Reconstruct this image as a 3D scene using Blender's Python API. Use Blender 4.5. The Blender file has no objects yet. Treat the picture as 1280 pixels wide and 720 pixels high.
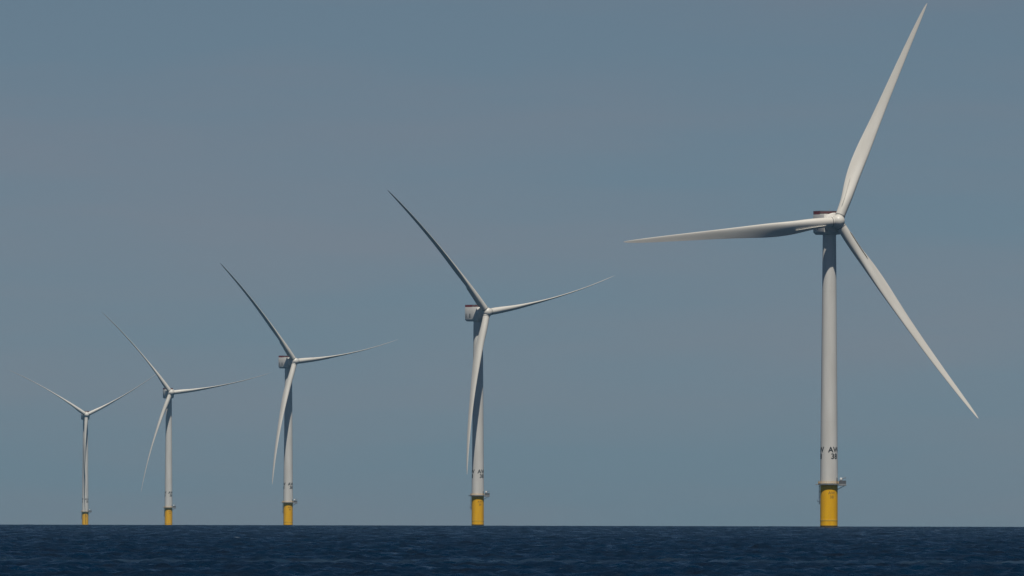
import bpy, bmesh, math, random
import numpy as np
from mathutils import Matrix, Vector

S = bpy.context.scene
COL = S.collection
rad = math.radians
EARTH = 6371000.0

# ------------------------------------------------------------------ camera
FPX = 15050.0                                  # focal length in photo pixels (1280 wide)
CAM_H = 4.0
cam = bpy.data.cameras.new('camera')
cam.sensor_width = 36.0
cam.lens = 36.0 * FPX / 1280.0
cam.clip_start = 1.0
cam.clip_end = 120000.0
cam_o = bpy.data.objects.new('camera', cam)
COL.objects.link(cam_o)
ROLL = 0.13
cam_o.matrix_world = (Matrix.Translation((0, 0, CAM_H)) @ Matrix.Rotation(rad(90 + 1.068), 4, 'X')
                      @ Matrix.Rotation(rad(ROLL), 4, 'Z'))
S.camera = cam_o

# ------------------------------------------------------------------ sky and sun
SUN_EL, SUN_AZ = 66.0, -4.0                     # behind the camera, almost straight over it
w = bpy.data.worlds.new('World')
S.world = w
w.use_nodes = True
nt = w.node_tree
nt.nodes.clear()
out = nt.nodes.new('ShaderNodeOutputWorld')
bg = nt.nodes.new('ShaderNodeBackground')
sky = nt.nodes.new('ShaderNodeTexSky')
sky.sky_type = 'NISHITA'
sky.sun_disc = False
sky.sun_elevation = rad(SUN_EL)
sky.sun_rotation = rad(180 + SUN_AZ)
sky.altitude = 0
sky.air_density = 0.5
sky.dust_density = 0.3
sky.ozone_density = 4.5
bg.inputs['Strength'].default_value = 0.05
tcw = nt.nodes.new('ShaderNodeTexCoord')               # very thin high cloud: faint level bands
mpw = nt.nodes.new('ShaderNodeMapping')
mpw.inputs['Scale'].default_value = (16, 16, 110)
mpw.inputs['Location'].default_value = (121.93, 0, 63.19)
nzw = nt.nodes.new('ShaderNodeTexNoise')
nzw.inputs['Scale'].default_value = 1.0
nzw.inputs['Detail'].default_value = 4.0
mrw = nt.nodes.new('ShaderNodeMapRange')
mrw.inputs['From Min'].default_value = 0.38
mrw.inputs['From Max'].default_value = 0.68
mxw = nt.nodes.new('ShaderNodeMix')
mxw.data_type = 'RGBA'
mxw.blend_type = 'MULTIPLY'
mxw.inputs['B'].default_value = (1.19, 1.0, 0.96, 1)
nt.links.new(tcw.outputs['Generated'], mpw.inputs['Vector'])
nt.links.new(mpw.outputs[0], nzw.inputs['Vector'])
nt.links.new(nzw.outputs['Fac'], mrw.inputs['Value'])
nt.links.new(mrw.outputs[0], mxw.inputs['Factor'])
nt.links.new(sky.outputs[0], mxw.inputs['A'])
sepw = nt.nodes.new('ShaderNodeSeparateXYZ')
nt.links.new(tcw.outputs['Generated'], sepw.inputs[0])
elw = nt.nodes.new('ShaderNodeMapRange')               # marine air: slightly cooler just above the horizon
elw.inputs['From Min'].default_value = 0.0
elw.inputs['From Max'].default_value = 0.045
tnw = nt.nodes.new('ShaderNodeMix')
tnw.data_type = 'RGBA'
tnw.inputs['A'].default_value = (0.91, 0.985, 1.08, 1)
tnw.inputs['B'].default_value = (1.06, 1.02, 0.955, 1)
mlw = nt.nodes.new('ShaderNodeMix')
mlw.data_type = 'RGBA'
mlw.blend_type = 'MULTIPLY'
mlw.inputs['Factor'].default_value = 1.0
nt.links.new(sepw.outputs['Z'], elw.inputs['Value'])
nt.links.new(elw.outputs[0], tnw.inputs['Factor'])
nt.links.new(mxw.outputs['Result'], mlw.inputs['A'])
nt.links.new(tnw.outputs['Result'], mlw.inputs['B'])
nt.links.new(mlw.outputs['Result'], bg.inputs['Color'])
nt.links.new(bg.outputs[0], out.inputs['Surface'])

sd = Vector((-math.sin(rad(SUN_AZ)) * math.cos(rad(SUN_EL)),
             -math.cos(rad(SUN_AZ)) * math.cos(rad(SUN_EL)), math.sin(rad(SUN_EL))))
sl = bpy.data.lights.new('sun', 'SUN')
sl.energy = 5.0
sl.angle = rad(0.53)
sl.color = (1.0, 0.94, 0.84)
so = bpy.data.objects.new('sun', sl)
COL.objects.link(so)
so.rotation_mode = 'QUATERNION'
so.rotation_quaternion = sd.to_track_quat('Z', 'Y')
so.location = (0, 0, 500)

S.view_settings.view_transform = 'Standard'
S.view_settings.look = 'None'
S.view_settings.gamma = 1.0
S.view_settings.use_curve_mapping = False
S.view_settings.exposure = -0.38


# ------------------------------------------------------------------ materials
def mat(name, color, rough=0.5, spec=0.5, metal=0.0):
    m = bpy.data.materials.new(name)
    m.use_nodes = True
    b = m.node_tree.nodes['Principled BSDF']
    b.inputs['Base Color'].default_value = (*color, 1)
    b.inputs['Roughness'].default_value = rough
    b.inputs['Metallic'].default_value = metal
    b.inputs['Specular IOR Level'].default_value = spec
    return m


def weathered(name, c1, c2, rough=0.45, scale=(0.35, 0.35, 0.05), detail=6.0, lo=0.35, hi=0.75, spec=0.4):
    """Paint with soft vertical grime streaks: two noise layers in object space."""
    m = mat(name, c1, rough, spec)
    t = m.node_tree
    b = t.nodes['Principled BSDF']
    tc = t.nodes.new('ShaderNodeTexCoord')
    mp = t.nodes.new('ShaderNodeMapping')
    mp.inputs['Scale'].default_value = scale
    n1 = t.nodes.new('ShaderNodeTexNoise')
    n1.inputs['Scale'].default_value = 1.0
    n1.inputs['Detail'].default_value = detail
    mr = t.nodes.new('ShaderNodeMapRange')
    mr.inputs['From Min'].default_value = lo
    mr.inputs['From Max'].default_value = hi
    mx = t.nodes.new('ShaderNodeMix')
    mx.data_type = 'RGBA'
    mx.inputs['A'].default_value = (*c1, 1)
    mx.inputs['B'].default_value = (*c2, 1)
    rr = t.nodes.new('ShaderNodeMapRange')
    rr.inputs['To Min'].default_value = rough - 0.07
    rr.inputs['To Max'].default_value = rough + 0.12
    L = t.links.new
    L(tc.outputs['Object'], mp.inputs['Vector'])
    L(mp.outputs[0], n1.inputs['Vector'])
    L(n1.outputs['Fac'], mr.inputs['Value'])
    L(mr.outputs[0], mx.inputs['Factor'])
    L(mx.outputs['Result'], b.inputs['Base Color'])
    L(n1.outputs['Fac'], rr.inputs['Value'])
    L(rr.outputs[0], b.inputs['Roughness'])
    return m


M_TOWER = weathered('tower_paint', (0.76, 0.745, 0.70), (0.65, 0.63, 0.585))
M_BLADE = weathered('blade_gelcoat', (0.70, 0.68, 0.63), (0.60, 0.575, 0.525), rough=0.38, scale=(0.3, 0.3, 0.06))
M_NAC = weathered('nacelle_paint', (0.72, 0.705, 0.67), (0.62, 0.60, 0.565), scale=(0.3, 0.3, 0.15))
M_YEL = weathered('yellow_marine_paint', (0.95, 0.52, 0.003), (0.84, 0.43, 0.003), spec=0.15, scale=(0.5, 0.5, 0.08))
M_YEL2 = mat('yellow_band_paint', (0.74, 0.46, 0.04), 0.5)
M_YEL3 = weathered('splash_zone_paint', (0.60, 0.30, 0.012), (0.40, 0.20, 0.02), scale=(0.8, 0.8, 0.5))
M_WEED = weathered('wet_growth', (0.05, 0.045, 0.02), (0.10, 0.06, 0.02), scale=(2, 2, 2))
M_DARK = mat('dark_steel', (0.05, 0.055, 0.065), 0.5)
M_GREY = weathered('grating_grey', (0.30, 0.31, 0.32), (0.20, 0.21, 0.22), scale=(1, 1, 1))
M_DKGREY = weathered('dark_grating', (0.13, 0.135, 0.15), (0.09, 0.095, 0.1), scale=(1, 1, 1))
M_RED = weathered('red_hoist_panel', (0.27, 0.04, 0.045), (0.19, 0.035, 0.035), scale=(0.6, 0.6, 0.6))
M_RUST = weathered('faded_red_screen', (0.13, 0.035, 0.035), (0.07, 0.05, 0.055), scale=(1.5, 1.5, 0.2))
M_BLACK = mat('black_lettering', (0.012, 0.013, 0.017), 0.55)
M_FADED = mat('faded_lettering', (0.45, 0.24, 0.015), 0.6)
M_WHITE = weathered('white_equipment', (0.78, 0.78, 0.76), (0.66, 0.66, 0.64), scale=(1, 1, 1))
M_LINE = mat('seam_grey', (0.17, 0.17, 0.17), 0.6)


def sea_material():
    m = mat('sea_water', (0.0035, 0.016, 0.036), 0.42)
    t = m.node_tree
    b = t.nodes['Principled BSDF']
    b.inputs['IOR'].default_value = 1.333
    b.inputs['Specular IOR Level'].default_value = 0.32
    L = t.links.new
    geo = t.nodes.new('ShaderNodeNewGeometry')
    # fine ripples
    n1 = t.nodes.new('ShaderNodeTexNoise')
    n1.inputs['Scale'].default_value = 2.0
    n1.inputs['Detail'].default_value = 4.0
    n1.inputs['Roughness'].default_value = 0.6
    L(geo.outputs['Position'], n1.inputs['Vector'])
    bp = t.nodes.new('ShaderNodeBump')
    bp.inputs['Strength'].default_value = 0.8
    bp.inputs['Distance'].default_value = 0.3
    L(n1.outputs['Fac'], bp.inputs['Height'])
    L(bp.outputs[0], b.inputs['Normal'])
    # wide patches of deeper and paler water
    n2 = t.nodes.new('ShaderNodeTexNoise')
    n2.inputs['Scale'].default_value = 1.0
    n2.inputs['Detail'].default_value = 6.0
    n2.inputs['Roughness'].default_value = 0.65
    mp = t.nodes.new('ShaderNodeMapping')
    mp.inputs['Scale'].default_value = (0.22, 0.022, 0.0)
    L(geo.outputs['Position'], mp.inputs['Vector'])
    L(mp.outputs[0], n2.inputs['Vector'])
    mr = t.nodes.new('ShaderNodeMapRange')
    mr.inputs['From Min'].default_value = 0.3
    mr.inputs['From Max'].default_value = 0.7
    L(n2.outputs['Fac'], mr.inputs['Value'])
    gust = t.nodes.new('ShaderNodeMapRange')             # cat's-paws: ruffled and smoother patches
    gust.inputs['From Min'].default_value = 0.36
    gust.inputs['From Max'].default_value = 0.66
    gust.inputs['To Min'].default_value = 0.52
    gust.inputs['To Max'].default_value = 0.13
    L(n2.outputs['Fac'], gust.inputs['Value'])
    L(gust.outputs[0], b.inputs['Roughness'])
    mx = t.nodes.new('ShaderNodeMix')
    mx.data_type = 'RGBA'
    mx.inputs['A'].default_value = (0.0001, 0.0045, 0.014, 1)
    mx.inputs['B'].default_value = (0.0001, 0.0165, 0.044, 1)
    L(mr.outputs[0], mx.inputs['Factor'])
    # a broken band of paler blue-grey water about 950 m out, and scattered small whitecaps
    def math_node(op, a=None, b_=None, clamp=False):
        n = t.nodes.new('ShaderNodeMath')
        n.operation = op
        n.use_clamp = clamp
        for k, v in enumerate((a, b_)):
            if v is None:
                continue
            if isinstance(v, (int, float)):
                n.inputs[k].default_value = v
            else:
                L(v, n.inputs[k])
        return n.outputs[0]

    def noise(scale, detail=3.0, off=0.0):
        p = t.nodes.new('ShaderNodeMapping')
        p.inputs['Scale'].default_value = scale
        p.inputs['Location'].default_value = (off, off, 0)
        n = t.nodes.new('ShaderNodeTexNoise')
        n.inputs['Scale'].default_value = 1.0
        n.inputs['Detail'].default_value = detail
        L(geo.outputs['Position'], p.inputs['Vector'])
        L(p.outputs[0], n.inputs['Vector'])
        return n.outputs['Fac']
    sep = t.nodes.new('ShaderNodeSeparateXYZ')
    L(geo.outputs['Position'], sep.inputs[0])
    wob = math_node('MULTIPLY', math_node('SUBTRACT', noise((0.02, 0.004, 0), 2.0, 31.0), 0.5), 50.0)
    dist = math_node('ABSOLUTE', math_node('SUBTRACT', math_node('ADD', sep.outputs['Y'], wob), 952.0))
    band = math_node('SUBTRACT', 1.0, math_node('DIVIDE', dist, 40.0), True)
    brk = math_node('MULTIPLY', math_node('SUBTRACT', noise((0.16, 0.08, 0), 6.0, 7.0), 0.40), 4.5, True)
    band = math_node('MULTIPLY', math_node('MULTIPLY', band, brk), 0.6)
    fleck = math_node('MULTIPLY', math_node('SUBTRACT', noise((0.42, 0.16, 0), 3.0, 90.0), 0.735), 9.0, True)
    fmix = t.nodes.new('ShaderNodeMix')
    fmix.data_type = 'RGBA'
    fmix.inputs['B'].default_value = (0.035, 0.070, 0.115, 1)
    L(band, fmix.inputs['Factor'])
    L(mx.outputs['Result'], fmix.inputs['A'])
    wmix = t.nodes.new('ShaderNodeMix')
    wmix.data_type = 'RGBA'
    wmix.inputs['B'].default_value = (0.12, 0.16, 0.20, 1)
    L(fleck, wmix.inputs['Factor'])
    L(fmix.outputs['Result'], wmix.inputs['A'])
    L(wmix.outputs['Result'], b.inputs['Base Color'])
    return m


# ------------------------------------------------------------------ the sea (round as the Earth)
def ring_steps(segs):
    r = [segs[0][0]]
    for (a, b, s0, s1) in segs:
        x = a
        while x < b - 1e-6:
            f = (x - a) / (b - a)
            x += s0 * (s1 / s0) ** f
            r.append(min(x, b))
    return np.array(sorted(set(r)), dtype=np.float64)


def build_sea():
    r = ring_steps([(6, 720, 3, 9), (720, 1250, 0.5, 0.65), (1250, 2600, 0.65, 1.8),
                    (2600, 8200, 1.8, 5), (8200, 21000, 60, 600)])
    half = rad(3.0)
    fine = np.arange(-half, half + 1e-9, rad(0.0078))
    side = []
    x, st = half, rad(0.05)
    while x < math.pi - 0.02:
        st *= 1.09
        st = min(st, rad(6))
        x += st
        side.append(min(x, math.pi - 0.0005))
    side = np.array(side)
    th = np.concatenate([-side[::-1], fine, side])
    R, T = np.meshgrid(r, th, indexing='ij')
    nr, nth = R.shape
    X = (R * np.sin(T)).astype(np.float32)
    Y = (R * np.cos(T)).astype(np.float32)
    dr = np.gradient(r)[:, None]
    dth = np.gradient(th)[None, :]
    space = np.maximum(np.broadcast_to(dr, R.shape), R * np.broadcast_to(dth, R.shape)).astype(np.float32)
    Z = np.zeros_like(X)
    rng = np.random.RandomState(11)
    N = 110
    lam = np.exp(np.linspace(math.log(1.0), math.log(26.0), N))
    wind = rad(250)                              # waves run towards the camera, almost straight over it
    for i in range(N):
        L = lam[i] * (1 + 0.03 * rng.randn())
        k = 2 * math.pi / L
        spread = 0.95 if L < 8 else 0.55
        d = wind + spread * rng.randn()
        slope = 0.058 * (1.0 if L < 2.5 else (2.5 / L) ** 1.3)
        a = slope / k
        ph = (k * math.cos(d)) * X + (k * math.sin(d)) * Y + rng.rand() * 6.283
        fade = np.clip((L / space - 1.8) / 1.6, 0, 1)
        s = np.sin(ph)
        Z += (a * fade) * (s + 0.22 * s * s * np.sign(s))
    Z -= Z.mean()
    Z -= (R * R / (2 * EARTH)).astype(np.float32)
    co = np.stack([X, Y, Z], axis=-1).reshape(-1, 3)
    idx = np.arange(nr * nth, dtype=np.int32).reshape(nr, nth)
    q = np.stack([idx[:-1, :-1], idx[:-1, 1:], idx[1:, 1:], idx[1:, :-1]], axis=-1).reshape(-1, 4)[:, ::-1]
    me = bpy.data.meshes.new('sea')
    me.vertices.add(len(co))
    me.vertices.foreach_set('co', co.astype(np.float32).ravel())
    nq = len(q)
    me.loops.add(nq * 4)
    me.loops.foreach_set('vertex_index', q.astype(np.int32).ravel())
    me.polygons.add(nq)
    me.polygons.foreach_set('loop_start', np.arange(0, nq * 4, 4, dtype=np.int32))
    me.update(calc_edges=True)
    me.polygons.foreach_set('use_smooth', np.ones(nq, dtype=bool))
    me.materials.append(sea_material())
    o = bpy.data.objects.new('sea', me)
    COL.objects.link(o)
    o['kind'] = 'structure'
    print('sea verts', len(co), 'z rms', float(np.std(Z[(R > 800) & (R < 1200)])))
    return o


build_sea()


# ------------------------------------------------------------------ thin sea haze
def build_haze():
    h = 21600.0
    bm = bmesh.new()
    v = [bm.verts.new(p) for p in [(-h, -h, -40), (h, -h, -40), (h, h, -40), (-h, h, -40),
                                   (-h, -h, 260), (h, -h, 260), (h, h, 260), (-h, h, 260)]]
    for f in [(3, 2, 1, 0), (4, 5, 6, 7), (0, 1, 5, 4), (1, 2, 6, 5), (2, 3, 7, 6), (3, 0, 4, 7)]:
        bm.faces.new([v[i] for i in f])
    me = bpy.data.meshes.new('haze')
    bm.to_mesh(me)
    bm.free()
    m = bpy.data.materials.new('haze_air')
    m.use_nodes = True
    t = m.node_tree
    t.nodes.remove(t.nodes['Principled BSDF'])
    vol = t.nodes.new('ShaderNodeVolumePrincipled')
    vol.inputs['Color'].default_value = (0.30, 0.72, 1.0, 1)
    vol.inputs['Density'].default_value = HAZE
    t.links.new(vol.outputs[0], t.nodes['Material Output'].inputs['Volume'])
    me.materials.append(m)
    o = bpy.data.objects.new('haze', me)
    COL.objects.link(o)
    o['kind'] = 'stuff'


HAZE = 1.1e-5
build_haze()


# ------------------------------------------------------------------ mesh helpers
def link(name, bm, material, parent=None, sharp=35, matrix=None):
    me = bpy.data.meshes.new(name)
    bmesh.ops.recalc_face_normals(bm, faces=bm.faces[:])
    bm.to_mesh(me)
    bm.free()
    for p in me.polygons:
        p.use_smooth = True
    me.set_sharp_from_angle(angle=rad(sharp))
    me.materials.append(material)
    o = bpy.data.objects.new(name, me)
    COL.objects.link(o)
    if parent:
        o.parent = parent
    if matrix is not None:
        o.matrix_local = matrix
    return o


def lathe(bm, prof, n=64, cap=True, M=Matrix.Identity(4)):
    """prof: list of (radius, z)."""
    rings = []
    for (r, z) in prof:
        rings.append([bm.verts.new(M @ Vector((r * math.cos(2 * math.pi * i / n), r * math.sin(2 * math.pi * i / n), z)))
                      for i in range(n)])
    for a, b in zip(rings[:-1], rings[1:]):
        for i in range(n):
            j = (i + 1) % n
            bm.faces.new((a[i], a[j], b[j], b[i]))
    if cap:
        bm.faces.new(rings[0][::-1])
        bm.faces.new(rings[-1])


def box(bm, x0, x1, y0, y1, z0, z1, bev=0.0, M=Matrix.Identity(4)):
    v = [bm.verts.new(M @ Vector(p)) for p in
         [(x0, y0, z0), (x1, y0, z0), (x1, y1, z0), (x0, y1, z0), (x0, y0, z1), (x1, y0, z1), (x1, y1, z1), (x0, y1, z1)]]
    fs = [bm.faces.new([v[i] for i in f]) for f in
          [(3, 2, 1, 0), (4, 5, 6, 7), (0, 1, 5, 4), (1, 2, 6, 5), (2, 3, 7, 6), (3, 0, 4, 7)]]
    if bev:
        es = list({e for f in fs for e in f.edges})
        bmesh.ops.bevel(bm, geom=es, offset=bev, segments=3, affect='EDGES', profile=0.5)


def tube(bm, p0, p1, r, n=10):
    p0, p1 = Vector(p0), Vector(p1)
    d = p1 - p0
    q = d.to_track_quat('Z', 'Y').to_matrix().to_4x4()
    lathe(bm, [(r, 0), (r, d.length)], n, True, Matrix.Translation(p0) @ q)


# ------------------------------------------------------------------ lettering wrapped round a tube
def letters(text, size, spacing_line, radius_at, z0, az_deg, proud=0.03, bold=0.02):
    """text lines bent onto a cone; az 0 faces -Y, positive to +X. z0 = top of the first line."""
    bm = bmesh.new()
    for li, line in enumerate(text):
        cu = bpy.data.curves.new('lettering', 'FONT')
        cu.body = line
        cu.size = size
        cu.align_x = 'CENTER'
        cu.offset = bold
        cu.resolution_u = 4
        fo = bpy.data.objects.new('lettering', cu)
        me = bpy.data.meshes.new_from_object(fo)
        tmp = bmesh.new()
        tmp.from_mesh(me)
        for v in tmp.verts:
            v.co.y += z0 - size * 0.72 - li * spacing_line
        xs = [v.co.x for v in tmp.verts]
        x = min(xs) + 0.15
        while x < max(xs):
            bmesh.ops.bisect_plane(tmp, geom=tmp.verts[:] + tmp.edges[:] + tmp.faces[:], plane_co=(x, 0, 0), plane_no=(1, 0, 0))
            x += 0.15
        m2 = bpy.data.meshes.new('t')
        tmp.to_mesh(m2)
        tmp.free()
        bm.from_mesh(m2)
        bpy.data.meshes.remove(m2)
        bpy.data.meshes.remove(me)
        bpy.data.objects.remove(fo)
        bpy.data.curves.remove(cu)
    for v in bm.verts:
        z = v.co.y
        r = radius_at(z)
        a = rad(az_deg) + v.co.x / r
        v.co = Vector(((r + proud) * math.sin(a), -(r + proud) * math.cos(a), z))
    return bm


# ------------------------------------------------------------------ turbine dimensions (metres above the sea)
HUB_Z = 125.5
DECK_Z = 18.0
R_TP = 3.62
R_BASE, R_TOP = 3.66, 2.78
TOP_Z = HUB_Z - 4.5
OVER = 8.6


def r_tower(z):
    return R_BASE + (R_TOP - R_BASE) * (z - DECK_Z) / (TOP_Z - DECK_Z)


def blade_bmesh():
    ST = [  # r, chord, thickness/chord, twist deg
        (2.1, 4.0, 1.0, 15), (5, 4.0, 1.0, 15), (9, 4.3, 0.90, 15), (13, 4.9, 0.74, 14.5), (17, 5.4, 0.60, 13.5),
        (21, 5.75, 0.50, 12.2), (25, 5.95, 0.43, 11), (29, 6.0, 0.36, 9.6), (34, 5.75, 0.315, 8), (40, 5.15, 0.28, 6.5),
        (47, 4.5, 0.255, 5), (55, 3.9, 0.235, 3.7), (63, 3.45, 0.22, 2.5), (71, 3.0, 0.205, 1.5), (79, 2.5, 0.195, 0.7),
        (86, 2.05, 0.205, 0), (91, 1.65, 0.195, -0.5), (95, 1.25, 0.19, -0.8), (97.8, 0.85, 0.18, -1), (99.3, 0.45, 0.18, -1),
        (100, 0.12, 0.2, -1)]
    n = 40
    # resample smoothly
    rs = np.array([s[0] for s in ST])
    rr = np.concatenate([np.linspace(2.1, 95, 70), np.linspace(95.4, 100, 14)])
    ch = np.interp(rr, rs, [s[1] for s in ST])
    tc = np.interp(rr, rs, [s[2] for s in ST])
    tw = np.interp(rr, rs, [s[3] for s in ST])
    for arr in (ch, tc, tw):                     # soften the corners of the table
        for _ in range(3):
            arr[1:-15] = (arr[:-16] + 2 * arr[1:-15] + arr[2:-14]) / 4
    bm = bmesh.new()
    rings = []
    for r, c, t, a in zip(rr, ch, tc, tw):
        blend = min(1.0, max(0.0, (1.0 - t) / 0.62))   # 0 circle .. 1 aerofoil
        blend = blend * blend * (3 - 2 * blend)
        pa = 0.5 + (0.30 - 0.5) * blend
        pre = 9.0 * (r / 100.0) ** 2.3
        ring = []
        for i in range(n):
            u = 2 * math.pi * i / n
            xc = 0.5 * (1 - math.cos(u))               # 0 LE .. 1 TE
            sgn = 1 if u < math.pi else -1
            circ = 0.5 * abs(math.sin(u))
            naca = 5 * (0.2969 * math.sqrt(xc) - 0.126 * xc - 0.3516 * xc ** 2 + 0.2843 * xc ** 3 - 0.1030 * xc ** 4)
            yt = ((1 - blend) * circ + blend * naca) * t
            camber = blend * 0.045 * 4 * xc * (1 - xc) * 0.6
            y = sgn * yt * (1.0 if sgn > 0 else (1 - 0.15 * blend)) + camber
            X = (pa - xc) * c                           # LE at +X
            Y = y * c                                   # suction side +Y
            ca, sa = math.cos(rad(-a)), math.sin(rad(-a))
            ring.append(bm.verts.new((X * ca - Y * sa, X * sa + Y * ca - pre, r)))
        rings.append(ring)
    for a, b in zip(rings[:-1], rings[1:]):
        for i in range(n):
            j = (i + 1) % n
            bm.faces.new((a[i], a[j], b[j], b[i]))
    bm.faces.new(rings[0][::-1])
    bm.faces.new(rings[-1])
    return bm, rr, ch, tc, tw


def surface_point(rr, ch, tc, tw, r, xc, lift):
    """point on the pressure side (-Y) of the blade."""
    c, t, a = np.interp(r, rr, ch), np.interp(r, rr, tc), np.interp(r, rr, tw)
    blend = min(1.0, max(0.0, (1.0 - t) / 0.62))
    blend = blend * blend * (3 - 2 * blend)
    pa = 0.5 - 0.2 * blend
    u = math.acos(1 - 2 * xc)
    circ = 0.5 * abs(math.sin(u))
    naca = 5 * (0.2969 * math.sqrt(xc) - 0.126 * xc - 0.3516 * xc ** 2 + 0.2843 * xc ** 3 - 0.1030 * xc ** 4)
    yt = ((1 - blend) * circ + blend * naca) * t
    y = -yt * (1 - 0.15 * blend) + blend * 0.045 * 4 * xc * (1 - xc) * 0.6
    X, Y = (pa - xc) * c, y * c - lift
    ca, sa = math.cos(rad(-a)), math.sin(rad(-a))
    return Vector((X * ca - Y * sa, X * sa + Y * ca - 9.0 * (r / 100.0) ** 2.3, r))


def blade_matrix(yaw, theta, pitch, cone=2.0, tilt=6.5):
    return (Matrix.Translation((0, 0, HUB_Z)) @ Matrix.Rotation(rad(yaw), 4, 'Z') @ Matrix.Rotation(rad(-tilt), 4, 'X')
            @ Matrix.Translation((0, -OVER, 0)) @ Matrix.Rotation(rad(90 - theta), 4, 'Y')
            @ Matrix.Rotation(rad(cone), 4, 'X') @ Matrix.Rotation(rad(-pitch), 4, 'Z'))


def axis_matrix(yaw, tilt=6.5):
    """+Z runs upwind along the rotor axis, origin on the tower axis at hub height."""
    return (Matrix.Translation((0, 0, HUB_Z)) @ Matrix.Rotation(rad(yaw), 4, 'Z') @ Matrix.Rotation(rad(-tilt), 4, 'X')
            @ Matrix.Rotation(rad(90), 4, 'X'))


def nacelle_matrix(yaw):
    return Matrix.Translation((0, 0, HUB_Z + 1.0)) @ Matrix.Rotation(rad(yaw), 4, 'Z')


GROUP = 'offshore wind turbines standing in a receding row'


def build_turbine():
    root = bpy.data.objects.new('wind_turbine', None)
    COL.objects.link(root)
    P = {}
    # --- foundation -------------------------------------------------------
    bm = bmesh.new()
    lathe(bm, [(R_TP, -12), (R_TP, 2.75), (R_TP + 0.003, 2.75), (R_TP + 0.003, 2.78), (R_TP, 2.78), (R_TP, DECK_Z - 0.35)], 96)
    tp = P['foundation'] = link('foundation', bm, M_YEL, root)
    bm = bmesh.new()
    lathe(bm, [(R_TP + 0.05, 2.75), (R_TP + 0.07, 2.85), (R_TP + 0.07, 3.15), (R_TP + 0.05, 3.25)], 96)
    link('painted_band', bm, M_YEL2, tp)
    bm = bmesh.new()
    lathe(bm, [(R_TP + 0.02, -11), (R_TP + 0.02, 0.75), (R_TP + 0.012, 0.85)], 96)
    link('waterline_growth', bm, M_WEED, tp)
    bm = letters(['AW', '38'], 1.7, 1.7, lambda z: R_TP, DECK_Z - 3.0, 17, 0.03, 0.04)
    link('stencil', bm, M_FADED, tp)
    # --- access ladder on the left flank -----------------------------------
    bm = bmesh.new()
    a = rad(-97)
    for k in (-1, 1):
        aa = a + k * 0.075
        p = Vector((math.sin(aa), -math.cos(aa), 0)) * (R_TP + 0.42)
        tube(bm, p + Vector((0, 0, 9.6)), p + Vector((0, 0, DECK_Z - 0.35)), 0.11)
    for z in np.arange(9.8, DECK_Z - 0.5, 0.35):
        p0 = Vector((math.sin(a - 0.075), -math.cos(a - 0.075), 0)) * (R_TP + 0.42)
        p1 = Vector((math.sin(a + 0.075), -math.cos(a + 0.075), 0)) * (R_TP + 0.42)
        tube(bm, p0 + Vector((0, 0, z)), p1 + Vector((0, 0, z)), 0.04, 6)
    for z in (10.2, 12.5, 14.8, 17.0):
        p1 = Vector((math.sin(a), -math.cos(a), 0))
        tube(bm, p1 * (R_TP - 0.05) + Vector((0, 0, z)), p1 * (R_TP + 0.42) + Vector((0, 0, z)), 0.09, 6)
    lad = P['ladder'] = link('ladder', bm, M_DARK, root)
    bm = bmesh.new()
    Mz = Matrix.Rotation(a, 4, 'Z')
    box(bm, -0.5, 0.5, -(R_TP + 1.1), -(R_TP - 0.02), 10.6, 10.8, 0.03, Mz)
    box(bm, -0.5, 0.5, -(R_TP + 1.1), -(R_TP + 1.04), 10.82, 11.5, 0.0, Mz)
    link('rest_landing', bm, M_DARK, lad)
    # --- service platform ---------------------------------------------------
    bm = bmesh.new()
    lathe(bm, [(R_TP - 0.2, DECK_Z - 0.35), (4.45, DECK_Z - 0.35), (4.55, DECK_Z - 0.25), (4.55, DECK_Z), (R_TP - 0.2, DECK_Z)], 72, False)
    box(bm, 3.9, 7.1, -2.1, 2.1, DECK_Z - 0.75, DECK_Z + 0.012, 0.03)
    box(bm, -5.5, -3.9, -0.9, 0.9, DECK_Z - 0.40, DECK_Z + 0.010, 0.03)
    for yy in (-1.5, 1.5):
        tube(bm, (6.4, yy, DECK_Z - 0.7), (R_TP - 0.05, yy * 0.4, DECK_Z - 2.2), 0.13)
    dk = P['platform'] = link('platform', bm, M_GREY, root)
    bm = bmesh.new()

    def rail(pts, closed=False):
        for h in (0.55, 1.1):
            for p, q in zip(pts[:-1], pts[1:]):
                tube(bm, (p[0], p[1], DECK_Z + h), (q[0], q[1], DECK_Z + h), 0.035, 6)
        for p in pts:
            tube(bm, (p[0], p[1], DECK_Z - 0.02), (p[0], p[1], DECK_Z + 1.12), 0.04, 6)
    arc = []
    for i in range(33):
        t = rad(29 + 302 * i / 32)
        arc.append((4.44 * math.cos(t), 4.44 * math.sin(t)))
    rail(arc)
    link('railing', bm, M_YEL, dk)
    bm = bmesh.new()
    ext = [(4.0, 2.0), (5.8, 2.0), (7.0, 2.0), (7.0, 1.0), (7.0, 0), (7.0, -1.0), (7.0, -2.0), (5.8, -2.0), (4.0, -2.0)]
    rail(ext)
    link('railing', bm, M_GREY, dk)
    bm = bmesh.new()                                     # toe boards and mesh infill of the laydown area
    for i in range(len(arc) - 1):
        p, q = Vector((*arc[i], 0)), Vector((*arc[i + 1], 0))
        d = (q - p)
        nrm = Vector((d.y, -d.x, 0)).normalized() * 0.02
        vs = [bm.verts.new(p + nrm * s + Vector((0, 0, z))) for s, z in ((1, DECK_Z), (-1, DECK_Z), (-1, DECK_Z + 0.3), (1, DECK_Z + 0.3))]
        ve = [bm.verts.new(q + nrm * s + Vector((0, 0, z))) for s, z in ((1, DECK_Z), (-1, DECK_Z), (-1, DECK_Z + 0.3), (1, DECK_Z + 0.3))]
        for m in range(4):
            bm.faces.new((vs[m], vs[(m + 1) % 4], ve[(m + 1) % 4], ve[m]))
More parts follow.
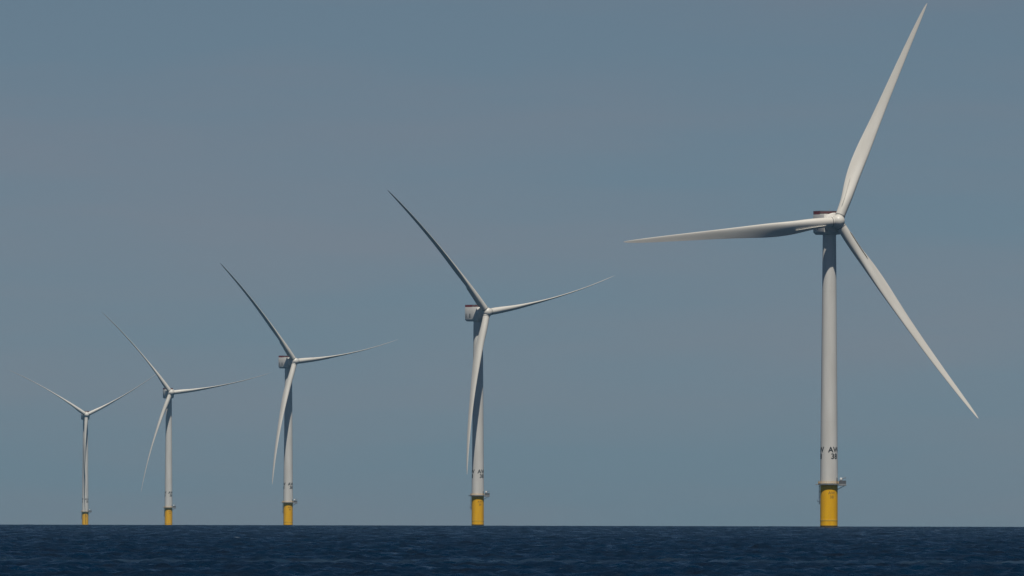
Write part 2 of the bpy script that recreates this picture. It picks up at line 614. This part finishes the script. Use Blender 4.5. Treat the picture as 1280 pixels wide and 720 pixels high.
    box(bm, 4.2, 6.95, -2.04, -2.0, DECK_Z + 0.02, DECK_Z + 1.45)
    box(bm, 4.2, 6.95, 2.0, 2.04, DECK_Z + 0.02, DECK_Z + 1.45)
    box(bm, 7.0, 7.04, -2.0, 2.0, DECK_Z + 0.02, DECK_Z + 1.45)
    link('toe_board', bm, M_DKGREY, dk)
    # --- davit crane ---------------------------------------------------------
    bm = bmesh.new()
    lathe(bm, [(0.32, DECK_Z + 0.01), (0.32, DECK_Z + 0.2), (0.2, DECK_Z + 0.25), (0.18, DECK_Z + 2.2)], 20, True, Matrix.Translation((4.95, -0.9, 0)))
    tube(bm, (4.95, -0.9, DECK_Z + 2.05), (6.9, -1.6, DECK_Z + 2.75), 0.15)
    tube(bm, (4.95, -0.9, DECK_Z + 1.1), (5.9, -1.24, DECK_Z + 2.35), 0.09)
    tube(bm, (6.8, -1.565, DECK_Z + 2.7), (6.8, -1.565, DECK_Z + 1.6), 0.035, 6)
    cr = P['davit_crane'] = link('davit_crane', bm, M_GREY, root)
    bm = bmesh.new()
    box(bm, 4.45, 5.45, -1.5, -0.55, DECK_Z + 1.45, DECK_Z + 2.6, 0.25)
    link('winch_housing', bm, M_WHITE, cr)
    # --- tower ---------------------------------------------------------------
    bm = bmesh.new()
    prof = [(r_tower(DECK_Z) + 0.10, DECK_Z + 0.012), (r_tower(DECK_Z) + 0.10, DECK_Z + 0.35), (r_tower(DECK_Z + 0.4), DECK_Z + 0.36)]
    for z in (44, 72, 98):                               # faint section joints
        prof += [(r_tower(z - 0.16), z - 0.16), (r_tower(z) + 0.015, z - 0.15), (r_tower(z) + 0.015, z + 0.15), (r_tower(z + 0.16), z + 0.16)]
    prof += [(R_TOP, TOP_Z), (R_TOP + 0.25, TOP_Z + 0.05), (R_TOP + 0.25, TOP_Z + 0.45)]
    lathe(bm, prof, 96)
    tw = P['tower'] = link('tower', bm, M_TOWER, root, 20)
    bm = bmesh.new()
    box(bm, -0.55, 0.55, -0.12, 0.2, DECK_Z + 0.4, DECK_Z + 2.7, 0.06, Matrix.Rotation(rad(62), 4, 'Z') @ Matrix.Translation((0, -R_BASE, 0)))
    link('door', bm, M_GREY, tw)
    for az in (37, -82, 157):
        link('lettering', letters(['AW', '38'], 3.15, 2.72, r_tower, 33.4, az, 0.03, 0.075), M_BLACK, tw, 60)
    # --- nacelle ---------------------------------------------------------------
    HW, Z0, Z1, YB, YF = 4.05, -5.3, 3.15, 7.6, -3.6       # rear is +Y
    bm = bmesh.new()
    box(bm, -HW, HW, YF, YB, Z0 + 1.0, Z1)
    low = [v for v in bm.verts if v.co.z < Z0 + 1.1]
    top_f = [f for f in bm.faces if all(v in low for v in f.verts)]
    ext = bmesh.ops.extrude_face_region(bm, geom=top_f)
    for v in [g for g in ext['geom'] if isinstance(g, bmesh.types.BMVert)]:
        v.co.z = Z0
        v.co.x *= (HW - 0.75) / HW
        v.co.y = YF + 0.3 if v.co.y < 0 else YB - 0.7
    bmesh.ops.delete(bm, geom=[f for f in top_f if f.is_valid], context='FACES_ONLY')
    bmesh.ops.bevel(bm, geom=bm.edges[:], offset=0.18, segments=2, affect='EDGES', profile=0.5)
    na = P['nacelle'] = link('nacelle', bm, M_NAC, root, 40)
    YD = 0.7
    bm = bmesh.new()
    for s in (-1, 1):                                      # red side screens of the hoist deck
        x0, x1 = sorted((s * (HW + 0.02), s * (HW - 0.06)))
        for k in range(3):
            ya = YD + 0.1 + k * 2.2
            box(bm, x0, x1, ya, ya + 2.1, Z1 + 0.2, Z1 + 1.28)
    box(bm, -HW + 0.1, HW - 0.1, YB - 0.08, YB, Z1 + 0.12, Z1 + 1.28)
    link('hoist_screen', bm, M_RED, na)
    bm = bmesh.new()
    for s in (-1, 1):
        x = s * (HW - 0.12)
        for z in (0.7, 1.38):
            tube(bm, (x, YD, Z1 + z), (x, YB - 0.1, Z1 + z), 0.06, 6)
        for k in range(10):
            y = YD + k * (YB - 0.2 - YD) / 9
            tube(bm, (x, y, Z1 - 0.05), (x, y, Z1 + 1.4), 0.06, 6)
    for z in (0.2, 0.36, 0.52, 0.68, 0.84, 1.0, 1.16, 1.38):
        tube(bm, (-HW + 0.12, YD, Z1 + z), (HW - 0.12, YD, Z1 + z), 0.07, 6)
    for k in range(11):
        x = (-1 + 2 * k / 10) * (HW - 0.12)
        tube(bm, (x, YD, Z1 - 0.05), (x, YD, Z1 + 1.4), 0.09, 6)
    link('railing', bm, M_DARK, na)
    bm = bmesh.new()
    box(bm, -HW + 0.2, HW - 0.2, YD - 0.13, YD - 0.09, Z1 + 0.3, Z1 + 1.2)
    link('hoist_screen', bm, M_RUST, na)
    bm = bmesh.new()
    box(bm, -2.6, 2.6, YB - 0.05, YB + 0.04, -2.6, 1.2, 0.02)
    link('hatch', bm, M_DARK, na)
    for s in (-1, 1):
        x0, x1 = sorted((s * (HW - 0.05), s * (HW + 0.03)))
        for (y0, y1, z0, z1) in ((2.4, 3.3, -3.2, -0.8), (6.2, 6.75, -3.2, -0.7)):
            bm = bmesh.new()
            box(bm, x0, x1, y0, y1, z0, z1, 0.02)
            link('vent', bm, M_DARK, na)
    bm = bmesh.new()
    box(bm, -2.6, 1.9, 1.6, 5.4, Z1 - 0.05, Z1 + 0.85, 0.15)
    tube(bm, (2.6, 5.8, Z1), (2.6, 5.8, Z1 + 2.3), 0.06, 8)
    tube(bm, (2.2, 5.8, Z1 + 2.1), (3.0, 5.8, Z1 + 2.1), 0.05, 6)
    link('cooler', bm, M_GREY, na)
    # --- generator, hub -----------------------------------------------------------
    bm = bmesh.new()
    lathe(bm, [(2.9, 2.6), (3.2, 3.0), (4.1, 3.3), (4.1, 5.2), (3.75, 5.6), (2.7, 5.8), (2.5, 6.1)], 72)
    P['generator'] = link('generator', bm, M_NAC, root, 30)
    bm = bmesh.new()
    lathe(bm, [(2.5, 5.9), (2.65, 6.3), (2.75, 7.2), (2.8, 8.6), (2.7, 9.5), (2.35, 10.4), (1.75, 11.15), (0.95, 11.6), (0.05, 11.75)], 64)
    P['rotor_hub'] = link('rotor_hub', bm, M_BLADE, root, 50)
    # --- one blade, copied twice ----------------------------------------------------
    bm, rr, ch, tc, twi = blade_bmesh()
    bl = link('blade', bm, M_BLADE, root, 60)
    bm = bmesh.new()                                      # fin along the root of the pressure side
    prev = None
    for r in np.linspace(6.0, 20.0, 26):
        h = 0.5 * min(1, (r - 5.8) / 1.2, (20.2 - r) / 1.2)
        xc = 0.66
        q = [surface_point(rr, ch, tc, twi, r, xc, -0.06), surface_point(rr, ch, tc, twi, r, xc, max(h, 0.05)),
             surface_point(rr, ch, tc, twi, r, xc + 0.02, max(h, 0.05)), surface_point(rr, ch, tc, twi, r, xc + 0.02, -0.06)]
        q = [bm.verts.new(v) for v in q]
        if prev:
            for m in range(4):
                bm.faces.new((prev[m], prev[(m + 1) % 4], q[(m + 1) % 4], q[m]))
        else:
            bm.faces.new(q)
        prev = q
    bm.faces.new(prev[::-1])
    link('root_fin', bm, M_BLADE, bl)
    bm = bmesh.new()                                      # bolted ring where the blade meets the hub
    lathe(bm, [(1.98, 2.55), (2.06, 2.6), (2.06, 2.85), (1.98, 2.9)], 48, False)
    link('root_ring', bm, M_LINE, bl)
    P['blades'] = [bl]
    for _ in range(2):
        c = bl.copy()
        COL.objects.link(c)
        c.parent = root
        for ch_ in bl.children:
            d = ch_.copy()
            COL.objects.link(d)
            d.parent = c
            d.matrix_local = ch_.matrix_local.copy()
        P['blades'].append(c)
    return root, P


def copy_turbine(root):
    r = root.copy()
    COL.objects.link(r)
    for ch in list(root.children):
        c = ch.copy()
        COL.objects.link(c)
        c.parent = r
        for g in list(ch.children):
            d = g.copy()
            COL.objects.link(d)
            d.parent = c
    return r


def pose(root, yaw, theta, pitch):
    nb = 0
    for ch in root.children:
        k = ch.name.split('.')[0]
        if k == 'blade':
            ch.matrix_local = blade_matrix(yaw, theta[nb], pitch, -1.2 if pitch < 45 else 1.2)
            nb += 1
        elif k in ('generator', 'rotor_hub'):
            ch.matrix_local = axis_matrix(yaw)
        elif k == 'nacelle':
            ch.matrix_local = nacelle_matrix(yaw)


proto, parts = build_turbine()
ROW = [  # x, y (metres), yaw, blade angles, pitch, label
    (131.3, 4981, 22.5, (64.4, 185.2, 303.6), 9, 'tallest and nearest pale grey wind turbine, marked AW 38, facing broadside on the right'),
    (-20.0, 7136, 38.5, (8.2, 129.3, 250.4), 91, 'second nearest wind turbine, whose bottom blade hangs right in front of its tower'),
    (-171.9, 9266, 37.0, (5.2, 126.3, 247.2), 91, 'middle wind turbine of the row, third from the nearest one'),
    (-324.0, 11376, 15.0, (6.2, 125.6, 246.4), 91, 'second smallest wind turbine, with a blade swung down to the left of its tower'),
    (-478.1, 13506, 10.0, (25.8, 145.0, 264.8), 91, 'farthest and smallest wind turbine, its two upper blades spread in a wide V'),
]
for i, (x, y, yaw, theta, pitch, label) in enumerate(ROW):
    t = proto if i == 0 else copy_turbine(proto)
    t.location = (x, y, -(x * x + y * y) / (2 * EARTH))
    t['label'] = label
    t['category'] = 'wind turbine'
    t['group'] = GROUP
    pose(t, yaw, theta, pitch)
    if i:                                        # the towers are not all turned the same way
        for ch in t.children:
            for g in ch.children:
                if g.name.split('.')[0] in ('lettering', 'stencil'):
                    g.matrix_local = Matrix.Rotation(rad(5), 4, "Z")
